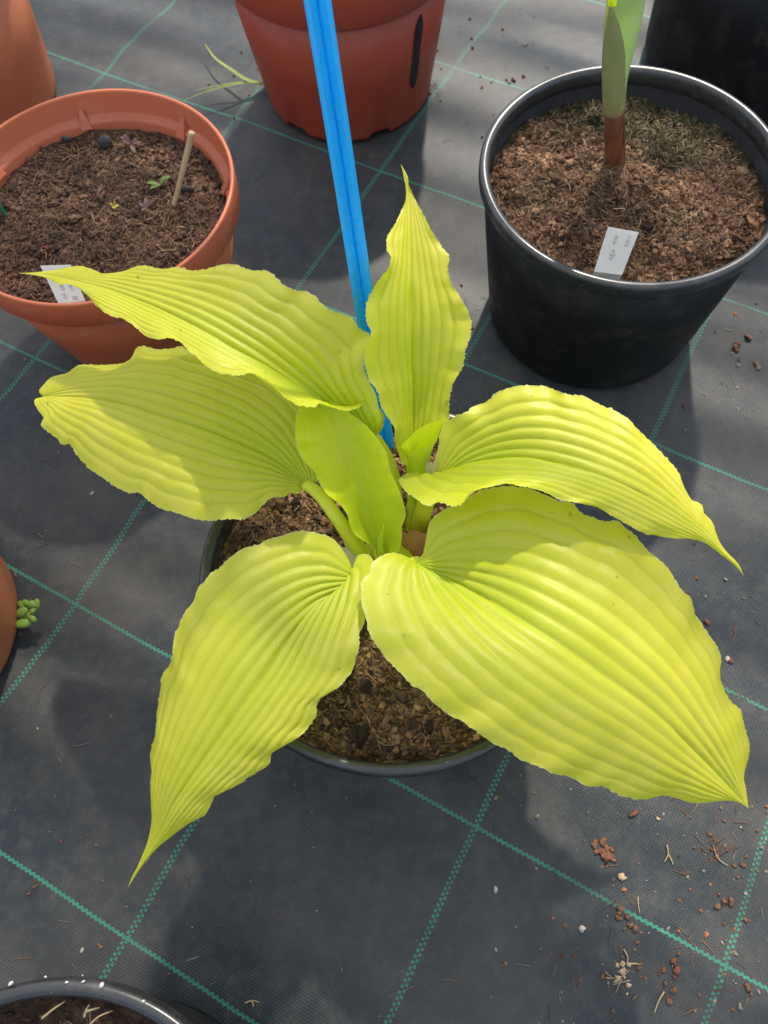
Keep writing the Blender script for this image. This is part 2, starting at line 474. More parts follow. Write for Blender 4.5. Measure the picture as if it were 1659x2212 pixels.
# ------------------------------------------------------------------ hosta leaves
def leaf(name, parent, base, tip, L, Mr, Rr, zM, zL, zR, mat=LEAF, bulge=(0.006, 0.006), amp=0.0013, nvein=7,
         ruffle=0.0018, seed=0, smooth_mid=0.7, NU=200, per=8, teeth=0.0005):
    """a blade between its two traced margins and its midrib; each line has its own heights"""
    r = np.random.default_rng(500 + seed)
    full = lambda C: catmull([base] + list(C) + [tip], NU)
    u = np.linspace(0, 1, NU)
    win = np.clip(np.minimum(u * 6, (1 - u) * 6), 0, 1)
    def wave(ph):
        k = 7.5
        return ruffle * win * (np.sin(2 * math.pi * k * u + ph) + 0.5 * np.sin(2 * math.pi * 12.7 * u + 2 * ph))
    pm = at_many(full(Mr), smoothkeys(zM, u))
    pl = at_many(full(L), smoothkeys(zM, u) + smoothkeys(zL, u) + wave(r.uniform(0, 6)))
    pr = at_many(full(Rr), smoothkeys(zM, u) + smoothkeys(zR, u) + wave(r.uniform(0, 6)))
    def soften(Q):
        # margin without its frills; the ends stay put
        S = Q.copy(); wdt = np.minimum(np.minimum(np.arange(NU), NU - 1 - np.arange(NU)), int(NU * .075))
        cs = np.vstack([np.zeros((1, 3)), np.cumsum(Q, 0)])
        for _ in range(2):
            i = np.arange(NU); S = (cs[i + wdt + 1] - cs[i - wdt]) / (2 * wdt + 1)[:, None]
            cs = np.vstack([np.zeros((1, 3)), np.cumsum(S, 0)])
        return S
    sl_, sr_ = soften(pl), soften(pr)
    NV = nvein * per
    vs = np.r_[-np.linspace(1, 0, NV, endpoint=False), np.linspace(0, 1, NV + 1)]
    P = np.empty((NU, len(vs), 3))
    for k, v in enumerate(vs):
        a = abs(v)
        lin = pm * (1 - a) + (sl_ if v < 0 else sr_) * a
        quad = pm + (sr_ - sl_) * (0.5 * v) + ((sl_ + sr_) * 0.5 - pm) * v * v
        P[:, k] = lin * (1 - smooth_mid) + quad * smooth_mid + ((pl - sl_) if v < 0 else (pr - sr_)) * a ** 3.5
    def normals(P):
        N = np.cross(np.gradient(P, axis=0), np.gradient(P, axis=1))
        N /= np.linalg.norm(N, axis=2)[..., None] + 1e-12
        # neighbours average out the pinched ends
        for _ in range(3):
            Q = N.copy(); Q[1:] += N[:-1]; Q[:-1] += N[1:]; Q[:, 1:] += N[:, :-1]; Q[:, :-1] += N[:, 1:]
            N = Q / (np.linalg.norm(Q, axis=2)[..., None] + 1e-12)
        return N
    N = normals(P)
    sgn = np.sign(np.sum(N * (EYE - P)))
    N *= sgn
    a = np.abs(vs)[None, :]
    hw = np.where(vs[None, :] < 0, np.linalg.norm(pl - pm, axis=1)[:, None], np.linalg.norm(pr - pm, axis=1)[:, None])
    bl = np.where(vs < 0, bulge[0], bulge[1])[None, :]
    size = np.clip(hw / 0.035, 0, 1.15)
    P = P + N * (0.45 * bl * 4 * a * (1 - a) * size)[..., None]
    N = normals(P) * sgn
    qa = 1 - (1 - a) ** 1.08                   # outer ribs are the wider ones
    ph = np.abs(np.sin(math.pi * qa * nvein)) ** 0.85
    fade = np.clip((1 - a) * 6, 0, 1) * np.clip(1.25 - 0.85 * u[:, None], 0.3, 1)
    P = P + N * (amp * ph * fade * size)[..., None]
    # slow unevenness so that no two ribs are alike
    un = vnoise(u[:, None] * 9 + seed * 3.1, vs[None, :] * 4 + 20, 60 + seed) * 0.0008 * size * np.clip((1 - a) * 4, 0, 1)
    P = P + N * un[..., None]
    # crimped margin
    for k, side in ((0, pl), (-1, pr)):
        out = P[:, k] - P[:, k + (3 if k == 0 else -3)]
        out /= np.linalg.norm(out, axis=1)[:, None] + 1e-12
        j = r.uniform(-1, 1, NU); j = np.where(r.random(NU) < 0.25, j * 1.8, j * 0.7)
        P[:, k] += out * (j * teeth * win)[:, None] + N[:, k] * (r.uniform(-1, 1, NU) * teeth * win)[:, None]
    uv = np.stack(np.broadcast_arrays(u[:, None], (np.sign(vs) * (1 - (1 - np.abs(vs)) ** 1.08))[None, :] * 0.5 + 0.5), -1).reshape(-1, 2)
    return build(name, P.reshape(-1, 3), grid_faces(NU, len(vs)), mat, parent, uv=uv)


def stalk(parent, pts, r0, r1, mat=STEM, name='petiole', flat=0.75, n=14):
    P = catmull([at(*p) for p in pts], 40)
    V, f = tube(P, np.linspace(r0, r1, 40), n, flat)
    return build(name, V, f, mat, parent)


crown = at(850, 1205, 0.132)
hosta = root('hosta_plant', tuple(crown), 'chartreuse hosta with big ribbed pointed leaves, growing in the middle black pot', 'plant')

# --- upper left leaf, cupped, far margin towards the top
ulL = [(824, 905), (818, 881), (813, 856), (796, 821), (786, 797), (789, 757), (800, 727), (779, 710), (769, 697), (754, 683), (724, 673),
       (699, 660), (684, 643), (665, 630), (635, 625), (610, 613), (600, 601), (580, 586), (546, 583), (511, 572), (481, 571), (441, 582),
       (412, 584), (382, 576), (357, 581), (303, 573), (270, 586), (248, 590), (223, 591), (190, 578), (164, 574), (125, 582), (89, 587)]
ulM = [(770, 915), (689, 868), (546, 777), (397, 692), (238, 626), (150, 603), (99, 593)]
ulR = [(826, 925), (830, 900), (821, 884), (806, 874), (799, 866), (789, 866), (774, 881), (744, 887), (719, 880), (699, 868), (680, 878), (655, 878), (625, 866),
       (605, 849), (575, 821), (546, 806), (516, 811), (476, 806), (446, 792), (427, 772), (407, 757), (392, 740), (367, 731), (342, 733),
       (317, 727), (293, 707), (268, 690), (238, 682), (208, 660), (191, 638), (174, 623), (149, 613), (129, 615), (99, 599)]
o = leaf('leaf', hosta, (808, 948), (40, 590), ulL, ulM, ulR,
         [(0, .205), (.15, .228), (.4, .262), (.7, .268), (1, .248)], [(0, 0), (.06, .022), (.2, .024), (.5, .006), (.8, .0), (1, 0)],
         [(0, 0), (.08, .012), (.25, .030), (.5, .016), (.8, .004), (1, 0)], bulge=(.006, .003), amp=.0016, seed=1)
tag(o, 'leaf curving out to the upper left over another')
stalk(o, [(808, 948, .206), (832, 985, .196), (848, 1030, .180), (856, 1110, .155), (858, 1190, .130)], .0055, .007)

# --- middle left leaf, notched tip
mlL = [(694, 1030), (695, 1000), (690, 950), (672, 900), (640, 852), (590, 818), (536, 795), (471, 777), (412, 759), (392, 748), (362, 753), (337, 754), (308, 747),
       (293, 754), (288, 767), (278, 779), (258, 786), (233, 788), (198, 788), (169, 789), (144, 806), (109, 816), (94, 831), (84, 845)]
mlM = [(640, 1028), (585, 990), (486, 945), (367, 903), (238, 865), (150, 857)]
mlR = [(655, 1055), (645, 1067), (627, 1064), (615, 1074), (590, 1074), (570, 1089), (551, 1109), (526, 1121), (496, 1121), (456, 1125), (412, 1119),
       (382, 1109), (347, 1099), (317, 1079), (300, 1064), (285, 1065), (258, 1057), (228, 1037), (198, 1017), (169, 988), (149, 960), (134, 961),
       (129, 953), (102, 931), (89, 918), (94, 901), (82, 886), (74, 864)]
o = leaf('leaf', hosta, (668, 1049), (93, 857), mlL, mlM, mlR,
         [(0, .200), (.2, .207), (.5, .222), (.8, .212), (1, .195)], [(0, 0), (.2, .010), (.5, .004), (.8, -.006), (1, 0)],
         [(0, 0), (.2, .004), (.5, -.004), (.8, -.008), (1, 0)], bulge=(.007, .008), amp=.0016, seed=2)
tag(o, 'broad leaf at the left with a split tip')
stalk(o, [(662, 1046, .201), (690, 1068, .204), (722, 1110, .196), (760, 1165, .174), (795, 1205, .150), (830, 1225, .130)], .0045, .0062)

# --- top leaf, standing up and leaning away
tL = [(871, 1003), (862, 982), (853, 952), (852, 926), (842, 908), (824, 881), (816, 848), (799, 823), (788, 792), (786, 766), (791, 744), (801, 721), (790, 688),
      (791, 658), (803, 628), (818, 606), (838, 580), (844, 558), (835, 532), (836, 511), (851, 487), (866, 457), (879, 420), (873, 385)]
tM = [(893, 935), (893, 887), (894, 828), (889, 744), (889, 660), (889, 595), (888, 530), (887, 483), (884, 428), (877, 390)]
tR = [(915, 985), (945, 950), (968, 915), (971, 899), (970, 878), (973, 854), (981, 825), (992, 808), (1002, 785), (1005, 759), (1015, 729), (1018, 699), (1009, 669), (992, 640),
      (974, 610), (968, 580), (970, 554), (955, 532), (935, 502), (922, 476), (907, 450), (892, 420), (883, 400), (881, 383)]
o = leaf('leaf', hosta, (892, 1000), (866, 354), tL, tM, tR,
         [(0, .190), (.2, .214), (.5, .258), (.8, .283), (1, .290)], [(0, 0), (.15, .020), (.35, .024), (.5, .024), (.65, .018), (.8, .006), (1, 0)],
         [(0, 0), (.15, .010), (.5, .006), (.8, .002), (1, 0)], bulge=(.004, .005), amp=.0010, ruffle=.0008, seed=3, nvein=5, mat=LEAF5, per=11)
tag(o, 'upright leaf pointing to the back')
stalk(o, [(892, 998, .191), (897, 1060, .174), (890, 1140, .150), (880, 1195, .130)], .0055, .007)

# --- right leaf, near lobe turned over
rL = [(941, 1020), (940, 994), (948, 960), (949, 945), (960, 917), (973, 905), (990, 896), (1005, 890), (1023, 877), (1047, 869), (1076, 847), (1114, 834),
      (1150, 833), (1177, 834), (1224, 851), (1261, 855), (1291, 872), (1325, 885), (1358, 906), (1385, 935), (1410, 958), (1439, 988), (1466, 1020), (1477, 1052),
      (1493, 1079), (1517, 1090), (1520, 1106), (1541, 1132), (1546, 1160), (1548, 1174), (1568, 1192), (1595, 1218)]
rM = [(960, 1032), (1000, 1008), (1080, 990), (1180, 996), (1290, 1026), (1380, 1064), (1460, 1110), (1530, 1160), (1566, 1198), (1595, 1225)]
rR = [(920, 1030), (901, 1021), (875, 1025), (862, 1036), (866, 1048), (875, 1060), (885, 1069), (902, 1079), (915, 1090), (929, 1092), (951, 1085), (965, 1090),
      (983, 1094), (1002, 1084), (1010, 1068), (1036, 1057), (1060, 1052), (1090, 1045), (1115, 1048), (1144, 1054), (1168, 1060), (1187, 1068), (1214, 1081), (1251, 1087),
      (1289, 1095), (1321, 1114), (1353, 1132), (1391, 1151), (1429, 1159), (1466, 1164), (1504, 1158), (1530, 1170), (1568, 1205), (1595, 1229)]
o = leaf('leaf', hosta, (936, 1045), (1607, 1245), rL, rM, rR,
         [(0, .205), (.12, .218), (.4, .240), (.7, .236), (.9, .215), (1, .190)], [(0, 0), (.15, .010), (.45, .006), (.8, -.004), (1, 0)],
         [(0, 0), (.08, -.002), (.16, .002), (.28, .014), (.42, .014), (.6, .004), (.8, -.002), (1, 0)], bulge=(.004, .004), amp=.0012, seed=4, nvein=6, mat=LEAF6, per=10, smooth_mid=.45)
tag(o, 'leaf reaching right with its near lobe folded over')
stalk(o, [(938, 1046, .204), (922, 1080, .184), (905, 1135, .158), (890, 1195, .130)], .0055, .007)

# --- big lower right leaf
brL = [(905, 1207), (913, 1197), (921, 1159), (929, 1127), (951, 1106), (972, 1095), (1004, 1079), (1036, 1060), (1101, 1050), (1144, 1055), (1176, 1068), (1214, 1084), (1235, 1084),
       (1251, 1103), (1284, 1119), (1305, 1126), (1332, 1124), (1353, 1141), (1375, 1159), (1396, 1186), (1429, 1213), (1450, 1235), (1466, 1267), (1493, 1294),
       (1504, 1331), (1531, 1369), (1549, 1396), (1558, 1423), (1555, 1460), (1574, 1508), (1600, 1535), (1609, 1573), (1619, 1605), (1617, 1637), (1606, 1675), (1611, 1702)]
brM = [(930, 1236), (983, 1258), (1063, 1300), (1144, 1350), (1225, 1402), (1305, 1458), (1413, 1538), (1493, 1614), (1574, 1698)]
brR = [(886, 1206), (865, 1197), (843, 1194), (822, 1202), (803, 1218), (800, 1235), (781, 1256), (779, 1278), (781, 1304), (789, 1331), (800, 1374), (822, 1406), (838, 1428),
       (865, 1455), (891, 1482), (910, 1490), (934, 1516), (972, 1546), (999, 1559), (1036, 1586), (1069, 1608), (1090, 1616), (1122, 1640), (1165, 1656),
       (1192, 1670), (1235, 1680), (1270, 1699), (1305, 1699), (1332, 1715), (1369, 1726), (1402, 1726), (1423, 1719), (1455, 1722), (1493, 1734), (1531, 1734),
       (1574, 1726), (1598, 1730)]
o = leaf('leaf', hosta, (900, 1216), (1617, 1747), brL, brM, brR,
         [(0, .200), (.1, .201), (.35, .222), (.7, .208), (1, .160)], [(0, 0), (.15, .012), (.35, .002), (.6, -.002), (.85, -.006), (1, 0)],
         [(0, 0), (.12, .012), (.35, .002), (.6, -.004), (.85, -.006), (1, 0)], bulge=(.008, .008), amp=.0014, seed=5, NU=230)
tag(o, 'largest leaf, spreading to the lower right')
stalk(o, [(902, 1217, .199), (890, 1220, .180), (876, 1220, .155), (862, 1218, .130)], .006, .007)

# --- lower left leaf with a long drip tip
blL = [(760, 1228), (758, 1220), (739, 1187), (717, 1162), (684, 1151), (646, 1147), (617, 1155), (572, 1168), (557, 1177), (527, 1183), (498, 1203), (475, 1224),
       (457, 1237), (438, 1257), (425, 1276), (419, 1298), (401, 1320), (388, 1347), (377, 1373), (373, 1402), (369, 1432), (351, 1456), (345, 1492), (339, 1533),
       (336, 1581), (326, 1618), (325, 1637), (328, 1655), (325, 1693), (330, 1730), (338, 1760), (336, 1797), (326, 1827), (308, 1856), (289, 1886)]
blM = [(747, 1270), (684, 1310), (628, 1371), (572, 1452), (505, 1545), (434, 1648), (378, 1730), (345, 1795), (322, 1836), (295, 1882)]
blR = [(766, 1222), (773, 1200), (795, 1198), (808, 1215), (808, 1260), (800, 1300), (790, 1330), (784, 1354), (775, 1373), (777, 1391), (769, 1421), (762, 1447), (743, 1473), (725, 1490),
       (695, 1503), (685, 1518), (684, 1540), (674, 1562), (654, 1585), (635, 1600), (602, 1614), (587, 1629), (583, 1648), (565, 1663), (542, 1676), (512, 1696),
       (483, 1700), (464, 1715), (457, 1737), (442, 1760), (416, 1774), (397, 1786), (371, 1804), (349, 1817), (331, 1832), (311, 1862), (293, 1892)]
o = leaf('leaf', hosta, (764, 1248), (276, 1917), blL, blM, blR,
         [(0, .188), (.1, .190), (.35, .208), (.7, .190), (.9, .160), (1, .145)], [(0, 0), (.15, .010), (.4, .0), (.7, -.004), (1, 0)],
         [(0, 0), (.12, .008), (.35, .0), (.7, -.004), (1, 0)], bulge=(.007, .007), amp=.0015, seed=6)
tag(o, 'leaf hanging to the lower left with a long thin tip')
stalk(o, [(766, 1248, .187), (785, 1240, .172), (815, 1230, .150), (838, 1218, .130)], .0055, .0068)

# --- young leaf in the middle, still half furled
cL = [(806, 1180), (782, 1167), (764, 1152), (755, 1131), (749, 1110), (737, 1092), (722, 1080), (708, 1069), (693, 1048), (684, 1030), (679, 1018), (663, 1003), (648, 982),
      (638, 947), (638, 917), (642, 890), (650, 868)]
cM = [(812, 1160), (784, 1066), (748, 976), (712, 905)]
cR = [(853, 1198), (862, 1188), (868, 1164), (868, 1137), (876, 1116), (874, 1095), (865, 1066), (856, 1045), (845, 1021), (839, 1000), (836, 982), (821, 955), (797, 925), (758, 893), (715, 865)]
o = leaf('leaf', hosta, (827, 1200), (672, 850), cL, cM, cR,
         [(0, .165), (.2, .178), (.5, .206), (.8, .226), (1, .232)], [(0, 0), (.15, .014), (.4, .020), (.8, .007), (1, 0)],
         [(0, 0), (.15, .016), (.4, .021), (.8, .008), (1, 0)], smooth_mid=1.0, mat=LEAFG, bulge=(.001, .001), amp=.0002, nvein=6, seed=7, teeth=.0002, ruffle=.0015)
tag(o, 'smooth green half-furled young leaf in the centre')
stalk(o, [(828, 1198, .166), (838, 1206, .150), (846, 1208, .130)], .008, .009)

# --- furled leaf: an open funnel behind the centre
rim = [(865, 967, .224), (871, 957, .229), (885, 945, .235), (901, 929, .240), (925, 915, .243), (950, 908, .244), (958, 910, .243), (952, 926, .240), (943, 940, .236), (925, 958, .230), (901, 970, .226), (877, 974, .223)]
R3 = np.array([at(*p) for p in rim]); R3 = catmull(np.vstack([R3, R3[:1]]), 49)[:-1]
bot = at(903, 1030, .186)
ang = np.linspace(0, 2 * math.pi, 48, endpoint=False)
c0 = R3.mean(0)
th = np.arctan2(R3[:, 1] - c0[1], R3[:, 0] - c0[0])
B3 = bot + 0.0075 * np.c_[np.cos(th), np.sin(th), 0 * th]
rows = []
for k in np.linspace(0, 1, 24):
    s = k ** 0.75
    rows.append(B3 * (1 - k) + R3 * k + np.array([0, 0, 0.0]) + (c0 - R3) * (0.18 * math.sin(math.pi * k)))
V = np.vstack(rows); f = grid_faces(24, 48, True)
uvD = np.stack(np.broadcast_arrays(np.linspace(0, 1, 24)[:, None], np.linspace(0.1, 0.9, 48)[None]), -1).reshape(-1, 2)
o = build('furled_leaf', V, f, LEAFG, hosta, uv=uvD)
V, f = tube(catmull([bot + [0, 0, .004], at(905, 1075, .168), at(892, 1130, .148), at(880, 1195, .130)], 30), np.linspace(.0078, .0085, 30), 16)
build('stalk', V, f, LEAFG, o, uv=np.full((len(V), 2), 0.52))
# spear of the next leaf inside the young leaf
V, f = tube(catmull([at(824, 1195, .166), at(822, 1165, .184), at(829, 1133, .198)], 20), np.linspace(.0065, .0004, 20), 12, 0.6)
build('leaf_spear', V, f, LEAFG, hosta, uv=np.full((len(V), 2), 0.52))


def wrap(name, mat, pts, r0, r1, a0, a1, jag=0.003, seed=0):
    """an open papery sheath round a stalk"""
    P = catmull([at(*p) for p in pts], 24)
    T = np.gradient(P, axis=0); T /= np.linalg.norm(T, axis=1)[:, None]
    r = np.random.default_rng(seed)
    n = 26; rows = []
    for k in range(24):
        rr = r0 + (r1 - r0) * k / 23
        e1 = np.cross(T[k], [0, 1, 0.2]); e1 /= np.linalg.norm(e1); e2 = np.cross(T[k], e1)
        t = np.linspace(a0, a1, n)
        q = P[k] + rr * (np.cos(t)[:, None] * e1 + np.sin(t)[:, None] * e2)
        if k > 20: q = q + T[k] * (r.uniform(-1, 1, n) * jag * (k - 20) / 3)[:, None]
        rows.append(q)
    return build(name, np.vstack(rows), grid_faces(24, n), mat, hosta)


wrap('bract', SHEATH, [(886, 1215, .134), (892, 1170, .152), (897, 1125, .170)], .0100, .0122, 0.2, 5.6, seed=1)
wrap('bract', SHEATH, [(900, 1215, .133), (903, 1185, .145), (910, 1155, .157)], .0075, .0085, -1.5, 2.6, jag=.005, seed=2)
wrap('bract', CREAM, [(932, 1055, .188), (934, 1022, .205), (931, 992, .219)], .0062, .0035, 0.0, 3.4, seed=3)
wrap('bract', CREAM, [(800, 1238, .140), (772, 1212, .152), (738, 1175, .160)], .010, .008, 0.0, 3.6, seed=4)
# stool of old stalk bases at soil level
V, f = lathe([(0.0, .160), (.012, .158), (.018, .150), (.022, .138), (.024, .120)], (crown[0], crown[1], 0), 40)
V[:, :2] += (vnoise(V[:, 0] * 160, V[:, 2] * 160, 5)[:, None] * .0016)
build('crown', V, f, STEM, hosta)


# ------------------------------------------------------------------ soil
def ico():
    t = (1 + 5 ** .5) / 2
    v = np.array([(-1, t, 0), (1, t, 0), (-1, -t, 0), (1, -t, 0), (0, -1, t), (0, 1, t), (0, -1, -t), (0, 1, -t), (t, 0, -1), (t, 0, 1), (-t, 0, -1), (-t, 0, 1)], float)
    f = [(0, 11, 5), (0, 5, 1), (0, 1, 7), (0, 7, 10), (0, 10, 11), (1, 5, 9), (5, 11, 4), (11, 10, 2), (10, 7, 6), (7, 1, 8), (3, 9, 4), (3, 4, 2), (3, 2, 6), (3, 6, 8), (3, 8, 9), (4, 9, 5), (2, 4, 11), (6, 2, 10), (8, 6, 7), (9, 8, 1)]
    v /= np.linalg.norm(v[0])
    return v, f


def ico2():
    v, f = ico(); v = v.tolist(); cache = {}; nf = []
    def mid(a, b):
        k = (min(a, b), max(a, b))
        if k not in cache:
            q = (np.array(v[a]) + np.array(v[b])); q /= np.linalg.norm(q); cache[k] = len(v); v.append(q.tolist())
        return cache[k]
    for a, b, c in f:
        x, y, z = mid(a, b), mid(b, c), mid(c, a)
        nf += [(a, x, z), (b, y, x), (c, z, y), (x, y, z)]
    return np.array(v), nf


ICO, ICO2 = ico(), ico2()


def clod(p, s, r, squash=0.8, fine=False, rough=0.40):
    v, f = ICO2 if fine else ICO
    q = r.normal(size=(3, 3)); q, _ = np.linalg.qr(q)
    V = v * (1 + r.uniform(-rough, rough, (len(v), 1))) * (s * r.uniform(0.5, 1.35, 3))
    V = V @ q.T; V[:, 2] *= squash
    return V + p, f


def fibre(p, length, rad, r, flat=0.3, n=5, sides=3, curl=0.6):
    a = r.uniform(0, 6.28); el = r.normal(0, flat)
    d = np.array([math.cos(a) * math.cos(el), math.sin(a) * math.cos(el), math.sin(el)])
    pts = [np.zeros(3)]
    for k in range(n - 1):
        d = d + r.normal(0, curl / n, 3) * [1, 1, 0.6]; d /= np.linalg.norm(d); pts.append(pts[-1] + d * length / (n - 1))
    P = np.array(pts); P = P - P.mean(0) + p
    return tube(P, np.linspace(rad, rad * 0.6, n), sides, 1.0, False)


def soil(c, rad, z, seed, label, pal, nclod=1500, nfib=700, amp=0.0035, mound=0.0, foot=None, tint=None, fibcol=((.30, .17, .09), (.22, .12, .07)), cat='soil', big=20):
    r = np.random.default_rng(seed)
    nr, na = 80, 260
    rr = np.linspace(0, 1, nr) ** 0.75 * rad
    aa = np.linspace(0, 2 * math.pi, na, endpoint=False)
    Rg, Ag = np.meshgrid(rr, aa, indexing='ij')
    x = Rg * np.cos(Ag); y = Rg * np.sin(Ag)
    def hgt(x, y):
        q = np.hypot(x, y) / rad
        return amp * fbm(x * 70 + seed, y * 70, 4, seed % 50) + 0.9 * amp * fbm(x * 30, y * 30 + seed, 3, seed % 50 + 3) + mound * (1 - q ** 2) + (0.009 * np.exp(-((x - foot[0]) ** 2 + (y - foot[1]) ** 2) / (2 * .016 ** 2)) if foot else 0)
    pal = np.array(pal)
    def pick(x, y, n):
        k = r.integers(0, len(pal), n); cc = pal[k] * r.uniform(0.6, 1.3, (n, 1)) * (1 + .55 * fbm(x * 45, y * 45, 2, 31))[:, None]
        if tint is not None: cc = tint(x, y, cc)
        return cc
    Z = z + hgt(x, y)
    parts = [(np.c_[c[0] + x.ravel(), c[1] + y.ravel(), Z.ravel()], grid_faces(nr, na, True), pick(x.ravel(), y.ravel(), nr * na) * 0.75)]
    def spot(n, lim=0.985):
        q = np.sqrt(r.random(n)) * rad * lim; t = r.uniform(0, 6.283, n)
        return q * np.cos(t), q * np.sin(t)
    sx, sy = spot(nclod); sz = hgt(sx, sy); cc = pick(sx, sy, nclod)
    for k in range(nclod):
        s = 0.0007 + 0.0022 * r.random() ** 2.6
        if k < big: s = r.uniform(0.0022, 0.0055)
        if np.hypot(sx[k], sy[k]) > rad - s * 1.3: continue
        V, f = clod(np.array([c[0] + sx[k], c[1] + sy[k], z + sz[k] + s * 0.55]), s, r, fine=k < nclod // 5)
        parts.append((V, f, cc[k]))
    sx, sy = spot(nfib, 0.93); sz = hgt(sx, sy)
    fc = np.array(fibcol)
    for k in range(nfib):
        V, f = fibre(np.array([c[0] + sx[k], c[1] + sy[k], z + sz[k] + 0.0018]), 0.0035 + 0.013 * r.random() ** 1.8, r.uniform(0.00014, 0.00042), r, 0.35, 6, 3, 1.3)
        parts.append((V, f, fc[r.integers(0, len(fc))] * r.uniform(0.6, 1.3)))
    V, f, C = merge(parts)
    o = build('potting_soil', V, f, SOILM, col=C, smooth=False)
    tag(o, label, cat, kind='stuff')
    return o, hgt


# ------------------------------------------------------------------ pots
def pot(name, label, c, h, rt, rb, mat, rimmat, lip=0.012, lipw=0.006, wall=0.0028, inner_step=None, band=None, notch=None, roll=True, z0=0.0):
    """round plant pot: tapered body with base, and a rim that stands proud of it"""
    o = root(name, (c[0], c[1], z0), label, 'plant pot')
    rbody = rt - lipw
    zt = h - lip
    if band:                                              # moulded collar under the rim
        body = [(0.0, z0 + .004), (rb * .8, z0 + .004), (rb * .96, z0 + .0012), (rb, z0 + .005), (rb + (rbody - rb) * .45, z0 + (zt - z0) * .5), (rbody, zt)]
    else:
        body = [(0.0, z0 + .004), (rb * .8, z0 + .004), (rb * .955, z0 + .0012), (rb * .985, z0 + .0015), (rb, z0 + .006), (rb + .0008, z0 + .0115), (rb + (rbody - rb) * .5, z0 + (zt - z0) * .5), (rbody, zt)]
    inside = [(rbody - wall, zt), (rb + (rbody - rb) * .5 - wall, z0 + (zt - z0) * .5), (rb - wall, z0 + .009), (0, z0 + .009)]
    V, f = lathe(body + inside, c, 140, notch)
    build('body', V, f, mat, o)
    q = lip
    if roll:
        pr = [(rbody - .0002, zt - .001), (rt - .0012, zt), (rt, zt + .0018), (rt, h - .004), (rt - .0006, h - .0015), (rt - .0022, h - .0002), (rt - .0045, h), (rt - .0068, h - .0006),
              (rt - .0086, h - .003), (rt - .0092, zt + .001), (rbody - wall - .0002, zt - .004)]
    else:
        pr = [(rbody - .0002, zt - .001), (rt - .0012, zt), (rt, zt + .0015), (rt + .0005, h - .002), (rt, h - .0004), (rt - .0012, h), (rt - .0026, h - .0003), (rt - .0034, h - .002)]
        if inner_step:
            pr += [(rt - .0042, h - inner_step), (rt - .0052, h - inner_step - .0014), (rt - .0112, h - inner_step - .0030), (rt - .0125, h - inner_step - .0055), (rt - .0150, h - inner_step - .02)]
        else:
            pr += [(rbody - wall - .0002, zt - .004)]
    V, f = lathe(pr, c, 180)
    build('rim', V, f, rimmat, o)
    return o


sc = lambda *v: [q * H for q in v]
# black pot of the hosta
pc = sc(.0026, .2824); PH, PR = .1475, .1383
pot('plant_pot', 'black plastic pot holding the yellow-green hosta', pc, PH, PR, .1106, BLACKP, BLACKR, lip=.014, lipw=.005)
brown = [(.12, .066, .036), (.16, .09, .05), (.085, .048, .028), (.23, .14, .085), (.045, .028, .018), (.30, .17, .09)]
soil(pc, PR - .0085, .1285, 11, 'brown fibrous potting soil under the hosta leaves', brown, 6000, 2400, amp=.0045, big=100,
     fibcol=((.30, .17, .09), (.22, .12, .07), (.40, .26, .15)))

# black pot with the canna shoot
rc = sc(.3506, .7731); RH, RR = .1804, .1290
pot('plant_pot', 'black plastic pot with a single thick green shoot and a white label', rc, RH, RR, .1055, BLACKP, BLACKR, lip=.013, lipw=.0045)
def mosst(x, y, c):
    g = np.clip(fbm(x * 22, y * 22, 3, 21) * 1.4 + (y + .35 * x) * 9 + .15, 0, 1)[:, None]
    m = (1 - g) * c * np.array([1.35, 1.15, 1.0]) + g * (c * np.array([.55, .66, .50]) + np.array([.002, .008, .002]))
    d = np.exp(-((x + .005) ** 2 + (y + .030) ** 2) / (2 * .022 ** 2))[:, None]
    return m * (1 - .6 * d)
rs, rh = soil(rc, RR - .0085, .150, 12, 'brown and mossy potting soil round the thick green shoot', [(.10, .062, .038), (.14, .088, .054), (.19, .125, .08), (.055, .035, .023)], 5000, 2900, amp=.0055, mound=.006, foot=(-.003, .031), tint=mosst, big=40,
     fibcol=((.24, .15, .085), (.18, .11, .06), (.34, .24, .15)))

# terracotta pot on the left
tcx = sc(-.3522, .8493); TH_, TR_ = .1619, .1292
tp = pot('plant_pot', 'orange terracotta-coloured plastic pot of bare soil with a white label, on the left', tcx, TH_, TR_, .0935, TERRA, TERRA, lip=.030, lipw=.0065, roll=False, inner_step=.022)
ts, thg = soil(tcx, TR_ - .0135, .1285, 13, 'dark brown potting soil in the left terracotta pot', [(.075, .042, .027), (.10, .056, .034), (.055, .032, .022), (.13, .075, .045)], 4800, 2600, amp=.0042, big=30,
     fibcol=((.24, .14, .08), (.18, .10, .06), (.32, .20, .11)))
for px, py in ((382, 292), (186, 284), (8, 375), (487, 402)):
    p = at(px, py, TH_ - .024)
    d = np.array([p[0] - tcx[0], p[1] - tcx[1]]); d /= np.linalg.norm(d); e = np.array([-d[1], d[0]])
    b = np.array([tcx[0], tcx[1]]) + d * (TR_ - .0035)
    V = []
    for z_, w_, dep in ((TH_ - .029, .0055, .0125), (TH_ - .014, .0016, .0018)):
        for sgn in (-1, 1):
            for dd in (0, dep):
                q = b + e * sgn * w_ - d * dd; V.append((q[0], q[1], z_))
    build('clip', V, [(0, 1, 3, 2), (4, 6, 7, 5), (0, 4, 5, 1), (2, 3, 7, 6), (1, 5, 7, 3), (0, 2, 6, 4)], TERRA, tp, smooth=False)

